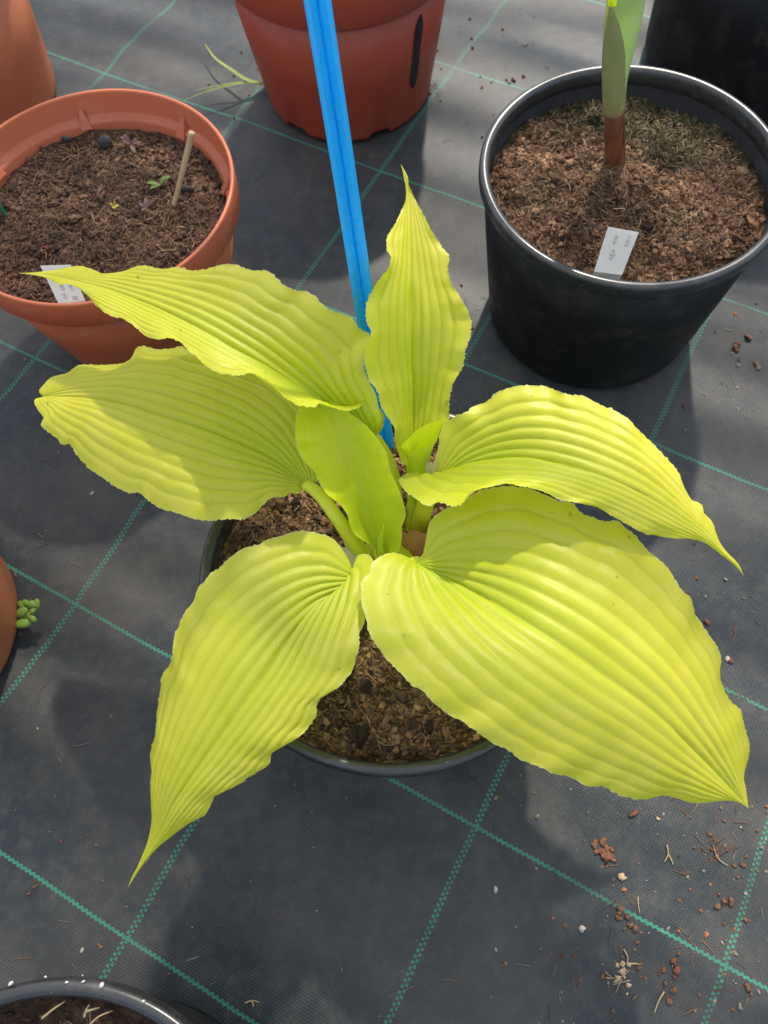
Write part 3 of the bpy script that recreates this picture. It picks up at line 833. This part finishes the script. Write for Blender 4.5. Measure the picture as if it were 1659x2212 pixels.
# red pot behind
redc = sc(.0062, 1.3232)
front = math.radians(-96)
def notches(a, z):
    z = z.copy()
    for k in (-0.62, 0.42, 1.5, 2.55, 3.6, 4.6):
        d = (a - (front + k) + math.pi) % (2 * math.pi) - math.pi
        z = np.where((np.abs(d) < .13) & (z < .009), .010, z)
    return z
redp = pot('plant_pot', 'brick red plastic pot with a black stripe down its side, at the back', redc, .200, .1270, .1010, RED, RED, lip=.045, lipw=.0045, roll=False, notch=notches)
# black stripe down its side
def on_body(a, z, off):
    t = (z - .006) / (.155 - .006)
    r = .1010 + (.1225 - .1010) * t + off
    return (redc[0] + r * math.cos(a), redc[1] + r * math.sin(a), z)
V, f = [], []
zz = np.linspace(.050, .143, 26)
for k, z_ in enumerate(zz):
    t = k / 25
    w_ = .050 * min(1, (t / .10) ** .6 if t < .10 else 1) * (1 if t < .86 else max(0.18, 1 - (t - .86) / .17)) * (1 + .06 * math.sin(k * 1.7))
    cen = front + .83 - .02 * t
    for q in np.linspace(-1, 1, 7): V.append(on_body(cen + q * w_, z_, .0014))
build('paint_stripe', V, grid_faces(26, 7), simple('black_paint', (.012, .012, .012), (.02, .02, .02), .5), redp)
soil(redc, .113, .150, 14, 'dark soil inside the red pot at the back', brown, 300, 60, big=0)

# orange pots partly in view, black pots partly in view
pot('plant_pot', 'orange plastic pot cut off by the top left corner', sc(-.705, 1.372), .185, .1275, .1085, ORANGE, ORANGE, lip=.03, lipw=.005, roll=False)
pot('plant_pot', 'orange plastic pot at the left edge beside a tiny green succulent', sc(-.6540, .335), .185, .1275, .1040, ORANGE, ORANGE, lip=.03, lipw=.005, roll=False)
fbc = sc(.765, 1.300)
pot('plant_pot', 'large black plastic pot in the top right corner, behind the shoot', fbc, .215, .1560, .1400, BLACKP, BLACKP, lip=.030, lipw=.006, roll=False)
blc = sc(-.3100, -.2521)
pot('plant_pot', 'black pot with a wide grey rim at the bottom left corner', blc, .1809, .1274, .0945, BLACKP, BLACKR, lip=.013, lipw=.0045)
soil(blc, .118, .158, 15, 'dark soil with straw in the bottom left pot', [(.06, .035, .022), (.085, .05, .03), (.045, .028, .018)], 1400, 900, amp=.004, big=20, fibcol=((.30, .20, .11), (.40, .28, .16), (.2, .12, .07)))
for nm, cc, rad, z_ in (('orange corner', sc(-.705, 1.372), .113, .15), ('orange edge', sc(-.654, .335), .113, .15), ('black corner', fbc, .140, .18)):
    soil(cc, rad, z_, 16 + len(nm), 'dark soil inside the ' + {'orange corner': 'top left orange pot', 'orange edge': 'orange pot at the left edge', 'black corner': 'large black pot at the top right'}[nm], brown, 200, 30, big=0)

# white specks of grit on the rim of that pot
gr_ = np.random.default_rng(3)
GRIT = simple('white_grit', (.52, .50, .45), (.62, .60, .55), .7)
for px, py, s in ((219, 2129, .0016), (23, 2124, .0013), (144, 2122, .0010), (180, 2120, .0008), (98, 2110, .0006), (309, 2163, .0007), (178, 2107, .0006)):
    p = at(px, py, .1812)
    V, f = clod(p, s, gr_, .6, True)
    tag(build('grit', V, f, GRIT), 'white grain stuck on the wide grey rim of the bottom left pot', 'grit', 'white grains on the rim of the bottom left pot')


# ------------------------------------------------------------------ blue stake
B0 = at(833, 968, .132)
def at_depth(px, py, d):
    return EYE + d * (FW + ((px - CX) / F) * R2 - ((py - CY) / F) * U2)
B1 = at_depth(682, 0, .39)
ax = (B1 - B0); ax /= np.linalg.norm(ax)
Bt = B0 + ax * 0.62; Bb = B0 - ax * 0.05
side = np.cross(ax, EYE - B0); side /= np.linalg.norm(side)
nrm = np.cross(side, ax); nrm *= np.sign(np.dot(nrm, EYE - B0))
w_ = .0068
sec = [(-1, -.15), (-1, .02), (-.86, .10), (-.62, .06), (-.12, -.22), (-.05, -.34), (.0, -.38), (.05, -.34), (.12, -.22), (.62, .06), (.86, .10), (1, .02), (1, -.15), (.55, -.40), (0, -.75), (-.55, -.40)]
rings = []
for k in np.linspace(0, 1, 40):
    p = Bb + (Bt - Bb) * k + side * .0009 * math.sin(k * 4)
    rings.append([p + side * a_ * w_ + nrm * b_ * w_ * 1.5 for a_, b_ in sec])
V = np.vstack(rings); n_ = len(sec)
f = grid_faces(40, n_, True) + [tuple(range(n_)), tuple(range(39 * n_, 40 * n_))[::-1]]
o = build('plant_stake', V, f, BLUE, smooth=False)
tag(o, 'tall bright blue grooved plastic stake standing in the soil behind the hosta', 'stake')


# ------------------------------------------------------------------ plant labels
def label_tag(corners, label, strokes, group=None):
    TL, TR2, BR, BL = [at(*q) for q in corners]
    n = np.cross(TR2 - TL, BL - TL); n /= np.linalg.norm(n); n *= np.sign(np.dot(n, EYE - TL))
    th = .0006
    dn = np.array([0, 0.006, -0.034])
    q = [TL, TR2, BR, BR + dn, BL + dn, BL]
    V = [v + n * th / 2 for v in q] + [v - n * th / 2 for v in q]
    r_ = root('plant_label', tuple(np.mean(q, 0)), label, 'plant label')
    build('card', V, [(0, 1, 2, 5), (5, 2, 3, 4), (11, 8, 7, 6), (10, 9, 8, 11)] + [(k, k + 6, (k + 1) % 6 + 6, (k + 1) % 6) for k in range(6)], WHITE, r_, smooth=False)
    parts = []
    for s in strokes:
        P = np.array([TL * (1 - a) * (1 - b) + TR2 * a * (1 - b) + BR * a * b + BL * (1 - a) * b + n * (th / 2 + .00008) for a, b in s])
        P = catmull(P, 6 * len(s))
        parts.append(tube(P, .00017, 4, 0.4))
    V, f, _ = merge(parts)
    build('handwriting', V, f, PENCIL, r_)
    return r_

# pencilled notes run up the card: columns of joined letters
def scrawl(x0, y0, y1, n, amp_, seed):
    r = np.random.default_rng(seed); y = y0; out = []
    for k in range(n):
        hgt_ = (y1 - y0) / n
        a_ = amp_ * r.uniform(.6, 1.2)
        out.append([(x0 - a_, y + .1 * hgt_), (x0 + a_, y + .25 * hgt_), (x0 + a_ * r.uniform(-.2, .6), y + .5 * hgt_), (x0 - a_ * .9, y + .55 * hgt_), (x0 + a_ * .8, y + .8 * hgt_)])
        y += hgt_
    return out
label_tag([(1313.4, 490, .190), (1380, 502, .190), (1343.6, 594, .176), (1283, 587, .176)],
          'white plant label with faint pencil writing, in the black pot with the shoot',
          scrawl(.36, .14, .36, 3, .08, 1) + scrawl(.76, .10, .38, 3, .08, 2) + scrawl(.42, .46, .72, 3, .10, 3))
label_tag([(87, 574, .170), (152, 572, .170), (184, 650, .158), (127, 657, .158)],
          'white plant label half hidden by a leaf tip, in the left terracotta pot',
          scrawl(.40, .45, .68, 3, .08, 4) + scrawl(.72, .45, .72, 3, .08, 5) + scrawl(.35, .74, .9, 2, .08, 6) + scrawl(.7, .84, .96, 2, .1, 7))

# ------------------------------------------------------------------ thick shoot in the right pot
sb = at(1328, 350, .156)
shoot = root('plant_shoot', tuple(sb), 'single thick upright shoot, red at the foot and green above, in the right black pot', 'plant')
cR_ = simple('red_stem', (.19, .055, .028), (.31, .17, .08), .35, 160, .5, (.3, .08, .02), (1, 1, .10))
cO = simple('olive_sheath', (.23, .25, .12), (.32, .30, .14), .45, 180, .4, (.25, .28, .08), (1, 1, .15))
_t = cO.node_tree; _g = _t.nodes.new('ShaderNodeTexCoord'); _s = _t.nodes.new('ShaderNodeSeparateXYZ'); _t.links.new(_g.outputs['Object'], _s.inputs[0])
_r = _t.nodes.new('ShaderNodeMapRange'); _t.links.new(_s.outputs[2], _r.inputs[0])
for _k, _v in ((1, .040), (2, .085), (3, 0.85), (4, 0.0)): _r.inputs[_k].default_value = _v     # red foot fading upwards
_b = _t.nodes['Principled BSDF']; _src = _b.inputs['Base Color'].links[0].from_socket
_m = _t.nodes.new('ShaderNodeMix'); _m.data_type = 'RGBA'; _t.links.new(_r.outputs[0], _m.inputs[0]); _t.links.new(_src, _m.inputs[6])
_m.inputs[7].default_value = (.26, .11, .05, 1); _t.links.new(_m.outputs[2], _b.inputs['Base Color'])
def pts3(seq): return catmull([at(*q) for q in seq], 40)
V, f = tube(pts3([(1330, 372, .146), (1329, 330, .172), (1328, 290, .192), (1327, 235, .222)]), np.linspace(.0088, .0082, 40), 20)
build('stem', V, f, cR_, shoot)
def lofted(left, right, z, name, mat, thick, nv_=24, uvr=None, parent=shoot):
    """rolled blade: traced sides, rounded towards the viewer"""
    n = 48; u = np.linspace(0, 1, n); zz_ = smoothkeys(z, u)
    L = at_many(catmull(left, n), zz_); R = at_many(catmull(right, n), zz_)
    rows = []
    for k in range(n):
        wv = np.linalg.norm(R[k] - L[k]); out = EYE - (L[k] + R[k]) / 2; out[2] *= .2; out /= np.linalg.norm(out)
        t = np.linspace(-1, 1, nv_)
        rows.append((L[k] + R[k])[None] / 2 + (R[k] - L[k])[None] / 2 * np.sin(t * math.pi / 2)[:, None] + out[None] * (thick * wv * np.cos(t * math.pi / 2))[:, None])
    uv = np.stack(np.broadcast_arrays(u[:, None], np.linspace(0, 1, nv_)[None]), -1).reshape(-1, 2)
    return build(name, np.vstack(rows), grid_faces(n, nv_), mat, parent, uv=uv)
lofted([(1303, 252), (1301, 200), (1300, 140), (1303, 80), (1307, 30), (1311, 0), (1314, -20)], [(1350, 254), (1352, 215), (1351, 165), (1350, 110), (1340, 60), (1324, 15), (1315, -19)],
       [(0, .212), (.5, .275), (1, .335)], 'sheath', cO, .5)
CANL = leafmat('grey_green_leaf', (.32, .43, .20), (.38, .48, .25), (.25, .38, .10), nv=7, tfac=.4)
lofted([(1312, 240), (1308, 150), (1310, 60), (1325, 0), (1332, -60), (1345, -130)], [(1350, 236), (1356, 170), (1371, 110), (1384, 55), (1396, -5), (1405, -60), (1352, -150)],
       [(0, .214), (.5, .280), (1, .37)], 'leaf', CANL, .28)
lofted([(1313, 10), (1313, -30), (1318, -80)], [(1332, 12), (1334, -30), (1326, -80)], [(0, .334), (1, .39)], 'leaf', LEAF, .4)
for q_, r0_ in (([(1343, 378, .150), (1346, 350, .164), (1349, 310, .186), (1350, 262, .211)], .0035), ([(1318, 378, .150), (1312, 345, .166), (1307, 300, .190), (1305, 255, .212)], .0030), ([(1333, 382, .150), (1336, 352, .160), (1345, 318, .176)], .0055)):
    V, f = tube(pts3(q_), np.linspace(r0_, .0004, 40), 10, .5)
    build('bract', V, f, SHEATH if r0_ > .005 else cO, shoot)
V, f = tube(pts3([(1320, 370, .151), (1318, 345, .160), (1321, 325, .168)]), np.linspace(.006, .0006, 40), 10, .5)
build('bract', V, f, SHEATH, shoot)

# ------------------------------------------------------------------ small things in the terracotta pot
V, f = tube(catmull([at(375, 448, .130), at(385, 408, .144), at(397, 360, .163), at(415, 286, .192)], 24), np.linspace(.0022, .0028, 24), 10)
tag(build('dry_stick', V, f, STRAW), 'pale dry cut stick standing in the soil of the left terracotta pot', 'stick')
GREENP = plastic('green_plastic', (.01, .16, .07), (.015, .20, .09), .4, (.2, .25, .2), .1)
gs0, gs1 = at(10, 462, .130), at(-45, 380, .175)
V, f = tube(np.linspace(gs0, gs1, 6), .0042, 8, .45)
tag(build('plant_stake', V, f, GREENP, smooth=False), 'dark green plastic stake end at the left edge of the terracotta pot', 'stake')


def sprout(px, py, z, label, mat, n, size, seed, up=0.8):
    r = np.random.default_rng(seed); b = at(px, py, z)
    o = root('seedling', tuple(b), label, 'seedling')
    for k in range(n):
        a = r.uniform(0, 6.28); el = r.uniform(.35, 1.3) * up
        d = np.array([math.cos(a) * math.cos(el), math.sin(a) * math.cos(el), math.sin(el)])
        sdv = np.cross(d, [0, 0, 1]); sdv /= np.linalg.norm(sdv) + 1e-9
        L = size * r.uniform(.6, 1.2); rows = []
        for t in np.linspace(0, 1, 9):
            wv = size * .17 * math.sin(math.pi * min(1, t * .93 + .05)) ** .8
            c = b + d * L * t + np.array([0, 0, -.35 * L * t * t])
            for q in np.linspace(-1, 1, 5):
                rows.append(c + sdv * q * wv + np.array([0, 0, .25 * wv * q * q]))
        build('leaf', np.array(rows), grid_faces(9, 5), mat, o)
    return o
PURP = simple('purple_leaf', (.13, .065, .075), (.20, .11, .10), .55, 90, .3, (.15, .07, .06))
SPG = simple('sprout_green', (.17, .24, .06), (.27, .32, .09), .5, 80, .3, (.2, .3, .05))
SPY = simple('sprout_yellow', (.55, .50, .06), (.60, .55, .12), .5, 80, .3, (.5, .5, .05))
sprout(245, 447, .131, 'tiny yellow sprout in the middle of the terracotta pot soil', SPY, 4, .010, 1, 1.1)
sprout(318, 450, .131, 'small purple-leaved seedling right of the yellow sprout', PURP, 5, .013, 2)
sprout(346, 400, .131, 'tiny green sprout near the dry stick', SPG, 4, .014, 3, 1.1)
sprout(284, 312, .132, 'small dusky purple seedling at the back wall of the terracotta pot', PURP, 6, .013, 4)
sprout(104, 535, .131, 'small reddish seedling at the front of the terracotta pot soil', simple('red_leaf', (.26, .06, .04), (.34, .11, .07), .5, 80, .3, (.3, .06, .04)), 4, .008, 5)
DK = simple('dark_pellet', (.02, .02, .024), (.035, .033, .035), .8, 200)
for k, (px, py, z, s, lb) in enumerate(((142, 300, .142, .0062, 'black round soil pellet on the back ledge of the terracotta pot'), (226, 306, .134, .0062, 'black soil lump beside the purple seedling at the back of the terracotta pot'),
                                        (405, 412, .131, .0068, 'black soil lump beside the dry stick'))):
    V, f = clod(at(px, py, z), s, np.random.default_rng(40 + k), .85, True, .12)
    tag(build('soil_pellet', V, f, DK), lb, 'soil lump')

# ------------------------------------------------------------------ weeds on the fabric
gb = at(578, 182, 0.0)
weed = root('grass_weed', (gb[0], gb[1], 0), 'thin yellow-green grass weed sprawling beside the red pot', 'weed')
WG = simple('grass_blade', (.30, .38, .08), (.40, .45, .12), .5, 60, .3, (.35, .45, .06))
def blade(seq, wv, name='blade', parent=weed, mat=WG):
    P = catmull([at(*q) for q in seq], 30); T = np.gradient(P, axis=0); S = np.cross(T, [0, 0, 1.0]); S /= np.linalg.norm(S, axis=1)[:, None]
    t = np.linspace(0, 1, 30); ww = wv * np.clip(1.15 - t, 0.05, 1) ** .7
    rows = np.stack([P - S * ww[:, None], P + np.array([0, 0, -.0004]), P + S * ww[:, None]], 1).reshape(-1, 3)
    return build(name, rows, grid_faces(30, 3), mat, parent)
blade([(578, 182, .004), (535, 172, .016), (500, 150, .016), (465, 125, .014), (443, 95, .012)], .0026)
blade([(578, 182, .004), (530, 178, .014), (480, 188, .016), (430, 203, .012), (398, 217, .006)], .0024)
blade([(570, 182, .004), (520, 178, .014), (470, 185, .012), (418, 196, .008)], .0018)
blade([(578, 182, .004), (568, 160, .014), (552, 142, .020)], .0010)
V, f = tube(catmull([at(582, 184, .003), at(572, 181, .004), at(555, 178, .008)], 12), np.linspace(.0022, .0016, 12), 8)
build('stem', V, f, SHEATH, weed)

sp = at(62, 1335, 0.0)
succ = root('succulent', (sp[0], sp[1], 0), 'tiny bright green round-leaved succulent beside the left orange pot', 'plant')
SUC = simple('succulent_leaf', (.22, .38, .05), (.34, .48, .10), .4, 90, .5, (.3, .45, .04))
for k, (px, py, z, s) in enumerate(((51, 1346, .006, .0066), (49, 1322, .010, .0058), (49, 1307, .010, .0050), (58, 1303, .013, .0046), (70, 1305, .015, .0044), (80, 1304, .015, .0038), (73, 1316, .013, .0040), (70, 1336, .010, .0038), (60, 1329, .008, .0036), (66, 1326, .010, .0034))):
    v, fc = ICO2
    r = np.random.default_rng(k); q = v * s * np.array([1.25, r.uniform(.6, .85), .55]); a = r.uniform(-.6, .6)
    Rm = np.array(Matrix.Rotation(a, 3, 'X')) @ np.array(Matrix.Rotation(r.uniform(0, 3), 3, 'Z'))
    build('leaf', q @ Rm.T + at(px, py, z), fc, SUC, succ)
for seq in ([(48, 1330, .002), (58, 1328, .007), (70, 1312, .013)], [(48, 1330, .002), (64, 1330, .007), (72, 1334, .009)], [(46, 1335, .002), (50, 1318, .008), (62, 1304, .012)]):
    V, f = tube(catmull([at(*q) for q in seq], 10), .0013, 7); build('stem', V, f, SUC, succ)

# ------------------------------------------------------------------ bits lying on the fabric
RUST = simple('rusty_crumb', (.13, .052, .028), (.21, .09, .048), .85, 300)
TAN = simple('tan_husk', (.36, .26, .15), (.50, .38, .24), .8, 300)
PEB = simple('pale_pebble', (.36, .33, .28), (.50, .46, .40), .6, 200)
DKB = simple('dark_crumb', (.12, .06, .035), (.18, .095, .055), .85, 300)


def heap(name, px, py, n, spread, size, mat, label, cat, seed, group=None, fib=0):
    r = np.random.default_rng(seed); b = at(px, py, 0.0); parts = []
    for k in range(n):
        x, y = r.normal(0, spread, 2) * (1 if n > 1 else 0); s = size * r.uniform(.45, 1.1)
        parts.append(clod(np.array([b[0] + x, b[1] + y, gz(b[0] + x, b[1] + y) + s * .4]), s, r, .7, True))
    for k in range(fib):
        x, y = r.normal(0, spread, 2)
        parts.append(fibre(np.array([b[0] + x, b[1] + y, gz(b[0] + x, b[1] + y) + .0025]), r.uniform(.006, .014), .00034, r, .2, 6, 4))
    V, f, _ = merge(parts)
    return tag(build(name, V, f, mat), label, cat, group)


heap('soil_clump', 1309, 1846, 26, .0036, .0026, RUST, 'rusty brown soil clump on the fabric below the largest leaf', 'soil clump', 1)
heap('soil_clump', 1283, 1822, 4, .0030, .0022, RUST, 'small rusty crumb up and left of the biggest soil clump', 'soil clump', 2)
heap('soil_clump', 1342, 1972, 9, .0045, .0025, DKB, 'brown crumbs with root fibres lying on the green line', 'soil clump', 3, fib=5)
heap('husk', 1349, 2112, 16, .0045, .0019, TAN, 'pale tan husk fragments near the lower right', 'husk', 4, fib=7)
heap('soil_clump', 1468, 2086, 4, .0030, .0026, RUST, 'orange-brown crumb right of the tan husks', 'soil clump', 5)
heap('soil_clump', 1453, 2134, 5, .0035, .0025, DKB, 'dark brown crumbs below the orange-brown crumb', 'soil clump', 6)
heap('soil_clump', 1620, 2138, 5, .0030, .0022, DKB, 'brown crumbs at the right edge below the green crossing', 'soil clump', 7)
heap('soil_clump', 1602, 1858, 3, .0026, .0028, DKB, 'brown crumb near the right edge above the steep green line', 'soil clump', 8)
heap('soil_clump', 1581, 1950, 7, .0055, .0025, DKB, 'dark crumbs just left of the steep green line at the right', 'soil clump', 9)
heap('soil_clump', 1568, 1835, 7, .0055, .0016, RUST, 'rusty fibres and crumbs under the tip of the largest leaf', 'soil clump', 10, fib=9)
heap('soil_clump', 1390, 2098, 4, .003, .0019, DKB, 'small brown crumbs right of the tan husks', 'soil clump', 11)
heap('pebble', 1262, 2007, 1, 0, .0034, PEB, 'smooth pale pebble below the lowest green line', 'pebble', 12)
heap('pebble', 1346, 1895, 1, 0, .0030, TAN, 'round tan seed shell beside the rusty clump', 'seed shell', 13)
heap('pebble', 1073, 1922, 1, 0, .0026, PEB, 'small pale pebble right of the middle green line', 'pebble', 14)
heap('pebble', 172, 2055, 1, 0, .0020, PEB, 'tiny pale pebble above the bottom left pot', 'pebble', 15)
heap('pebble', 1425, 1768, 1, 0, .0030, TAN, 'tan pebble just below the margin of the largest leaf', 'pebble', 16)
heap('pebble', 197, 1063, 1, 0, .0028, PEB, 'pale pebble on the dark fabric below the left leaf', 'pebble', 17)
heap('soil_clump', 1598, 735, 5, .005, .0042, DKB, 'brown soil clump on the fabric right of the black pot with the shoot', 'soil clump', 18)
heap('soil_clump', 1098, 172, 3, .004, .0036, DKB, 'brown crumb on the fabric left of the right black pot', 'soil clump', 19)
heap('soil_clump', 930, 185, 9, .006, .0034, DKB, 'dark dirt heaped against the foot of the red pot', 'soil clump', 20, fib=6)
heap('soil_clump', 1535, 1360, 6, .006, .0032, DKB, 'brown crumbs beside the right margin of the largest leaf', 'soil clump', 21)
heap('pebble', 1580, 1418, 1, 0, .0036, PEB, 'pale pebble right of the largest leaf', 'pebble', 22)
heap('soil_clump', 66, 1915, 4, .003, .0020, DKB, 'small brown crumb on the green line at the lower left', 'soil clump', 23)


def twig(seqs, label, seed, rad=.0007, mat=STRAW, name='root_fibre', cat='root'):
    def lay(q):
        p = at(*q)
        if q[2] < .1: p[2] = gz(p[0], p[1]) + .0008 + .5 * max(0, q[2] - .002)
        return p
    parts = [tube(catmull([lay(q) for q in s], 16), np.linspace(rad, rad * .5, 16), 6) for s in seqs]
    V, f, _ = merge(parts)
    tag(build(name, V, f, mat), label, cat)
twig([[(1446, 1825, .004), (1448, 1845, .003), (1440, 1862, .002)], [(1448, 1845, .003), (1453, 1853, .003), (1459, 1868, .002)]], 'forked tan root fibre on the fabric at the right', 1, .0007)
twig([[(1441, 2145, .002), (1432, 2165, .005), (1421, 2193, .002)]], 'thin pale curved fibre near the bottom right', 2)
twig([[(1352, 2052, .002), (1362, 2070, .004), (1360, 2085, .002)], [(1362, 2086, .002), (1375, 2084, .003), (1387, 2085, .002)]], 'pale dry straw pieces above the tan husks', 3)
twig([[(1382, 1938, .002), (1383, 1955, .003), (1386, 1974, .002)]], 'short brown fibre crossing near the green line', 4, .0005)
twig([[(1380, 1752, .003), (1372, 1758, .004), (1364, 1761, .003)]], 'flat reddish bark chip just below the largest leaf', 5, .0022, RUST, 'bark_chip', 'bark chip')
twig([[(1548, 1825, .003), (1560, 1855, .004), (1580, 1870, .003)]], 'long tan straw beside the brown crumb at the right', 6, .0006)
twig([[(525, 2170, .002), (540, 2165, .003), (556, 2168, .002)], [(540, 2165, .003), (544, 2178, .002)]], 'tan forked bit of straw near the bottom edge', 7)

# straw in the bottom left pot
twig([[(90, 2200, .168), (115, 2180, .172), (140, 2163, .174)]], 'bent pale straw in the soil of the bottom left pot', 8, .0007)
twig([[(182, 2196, .168), (187, 2180, .171), (193, 2170, .172)], [(187, 2184, .170), (215, 2176, .173)]], 'short tan straw pieces at the rim of the bottom left pot', 9, .0008)
twig([[(195, 2212, .168), (215, 2195, .172), (243, 2183, .172)]], 'thin pale straw right of the bent straw in the bottom left pot', 10, .0006)

# fine grit and crumbs that nobody could count
r = np.random.default_rng(99); parts = []
cols = np.array([(.22, .11, .06), (.16, .085, .05), (.26, .20, .14), (.30, .27, .22), (.14, .08, .05), (.28, .12, .06)])
def scatter(n, cx_, cy_, sx_, sy_, smax):
    k = 0
    while k < n:
        px, py = r.normal(cx_, sx_), r.normal(cy_, sy_)
        if not (-150 < px < 1850 and -60 < py < 2400): continue
        p = at(px, py, 0.0)
        s = .0004 + smax * r.random() ** 3
        c = cols[r.integers(0, len(cols))] * r.uniform(.7, 1.2)
        if r.random() < .16: V, f = fibre(np.array([p[0], p[1], gz(p[0], p[1]) + .0010]), r.uniform(.004, .014), r.uniform(.0002, .0004), r, .08, 5, 3)
        else: V, f = clod(np.array([p[0], p[1], gz(p[0], p[1]) + s * .4]), s, r, .7)
        parts.append((V, f, c)); k += 1
scatter(170, 1480, 1980, 150, 170, .0017)
scatter(105, 1550, 1750, 120, 120, .0015)
scatter(60, 1560, 1350, 60, 140, .0018)
scatter(110, 1300, 2120, 200, 70, .0015)
scatter(60, 1560, 760, 90, 120, .0030)
scatter(60, 1030, 130, 90, 120, .0030)
scatter(110, 700, 1950, 400, 200, .0010)
scatter(60, 150, 1900, 150, 250, .0011)
scatter(40, 80, 1000, 90, 200, .0012)
scatter(40, 560, 150, 60, 60, .0024)
scatter(30, 1000, 640, 50, 120, .002)
scatter(25, 1120, 1690, 50, 60, .0018)
V, f, C = merge(parts)
tag(build('debris', V, f, SOILM, col=C, smooth=False), 'fine crumbs and fibres scattered over the fabric', 'debris', kind='stuff')
bpy.context.view_layer.update()
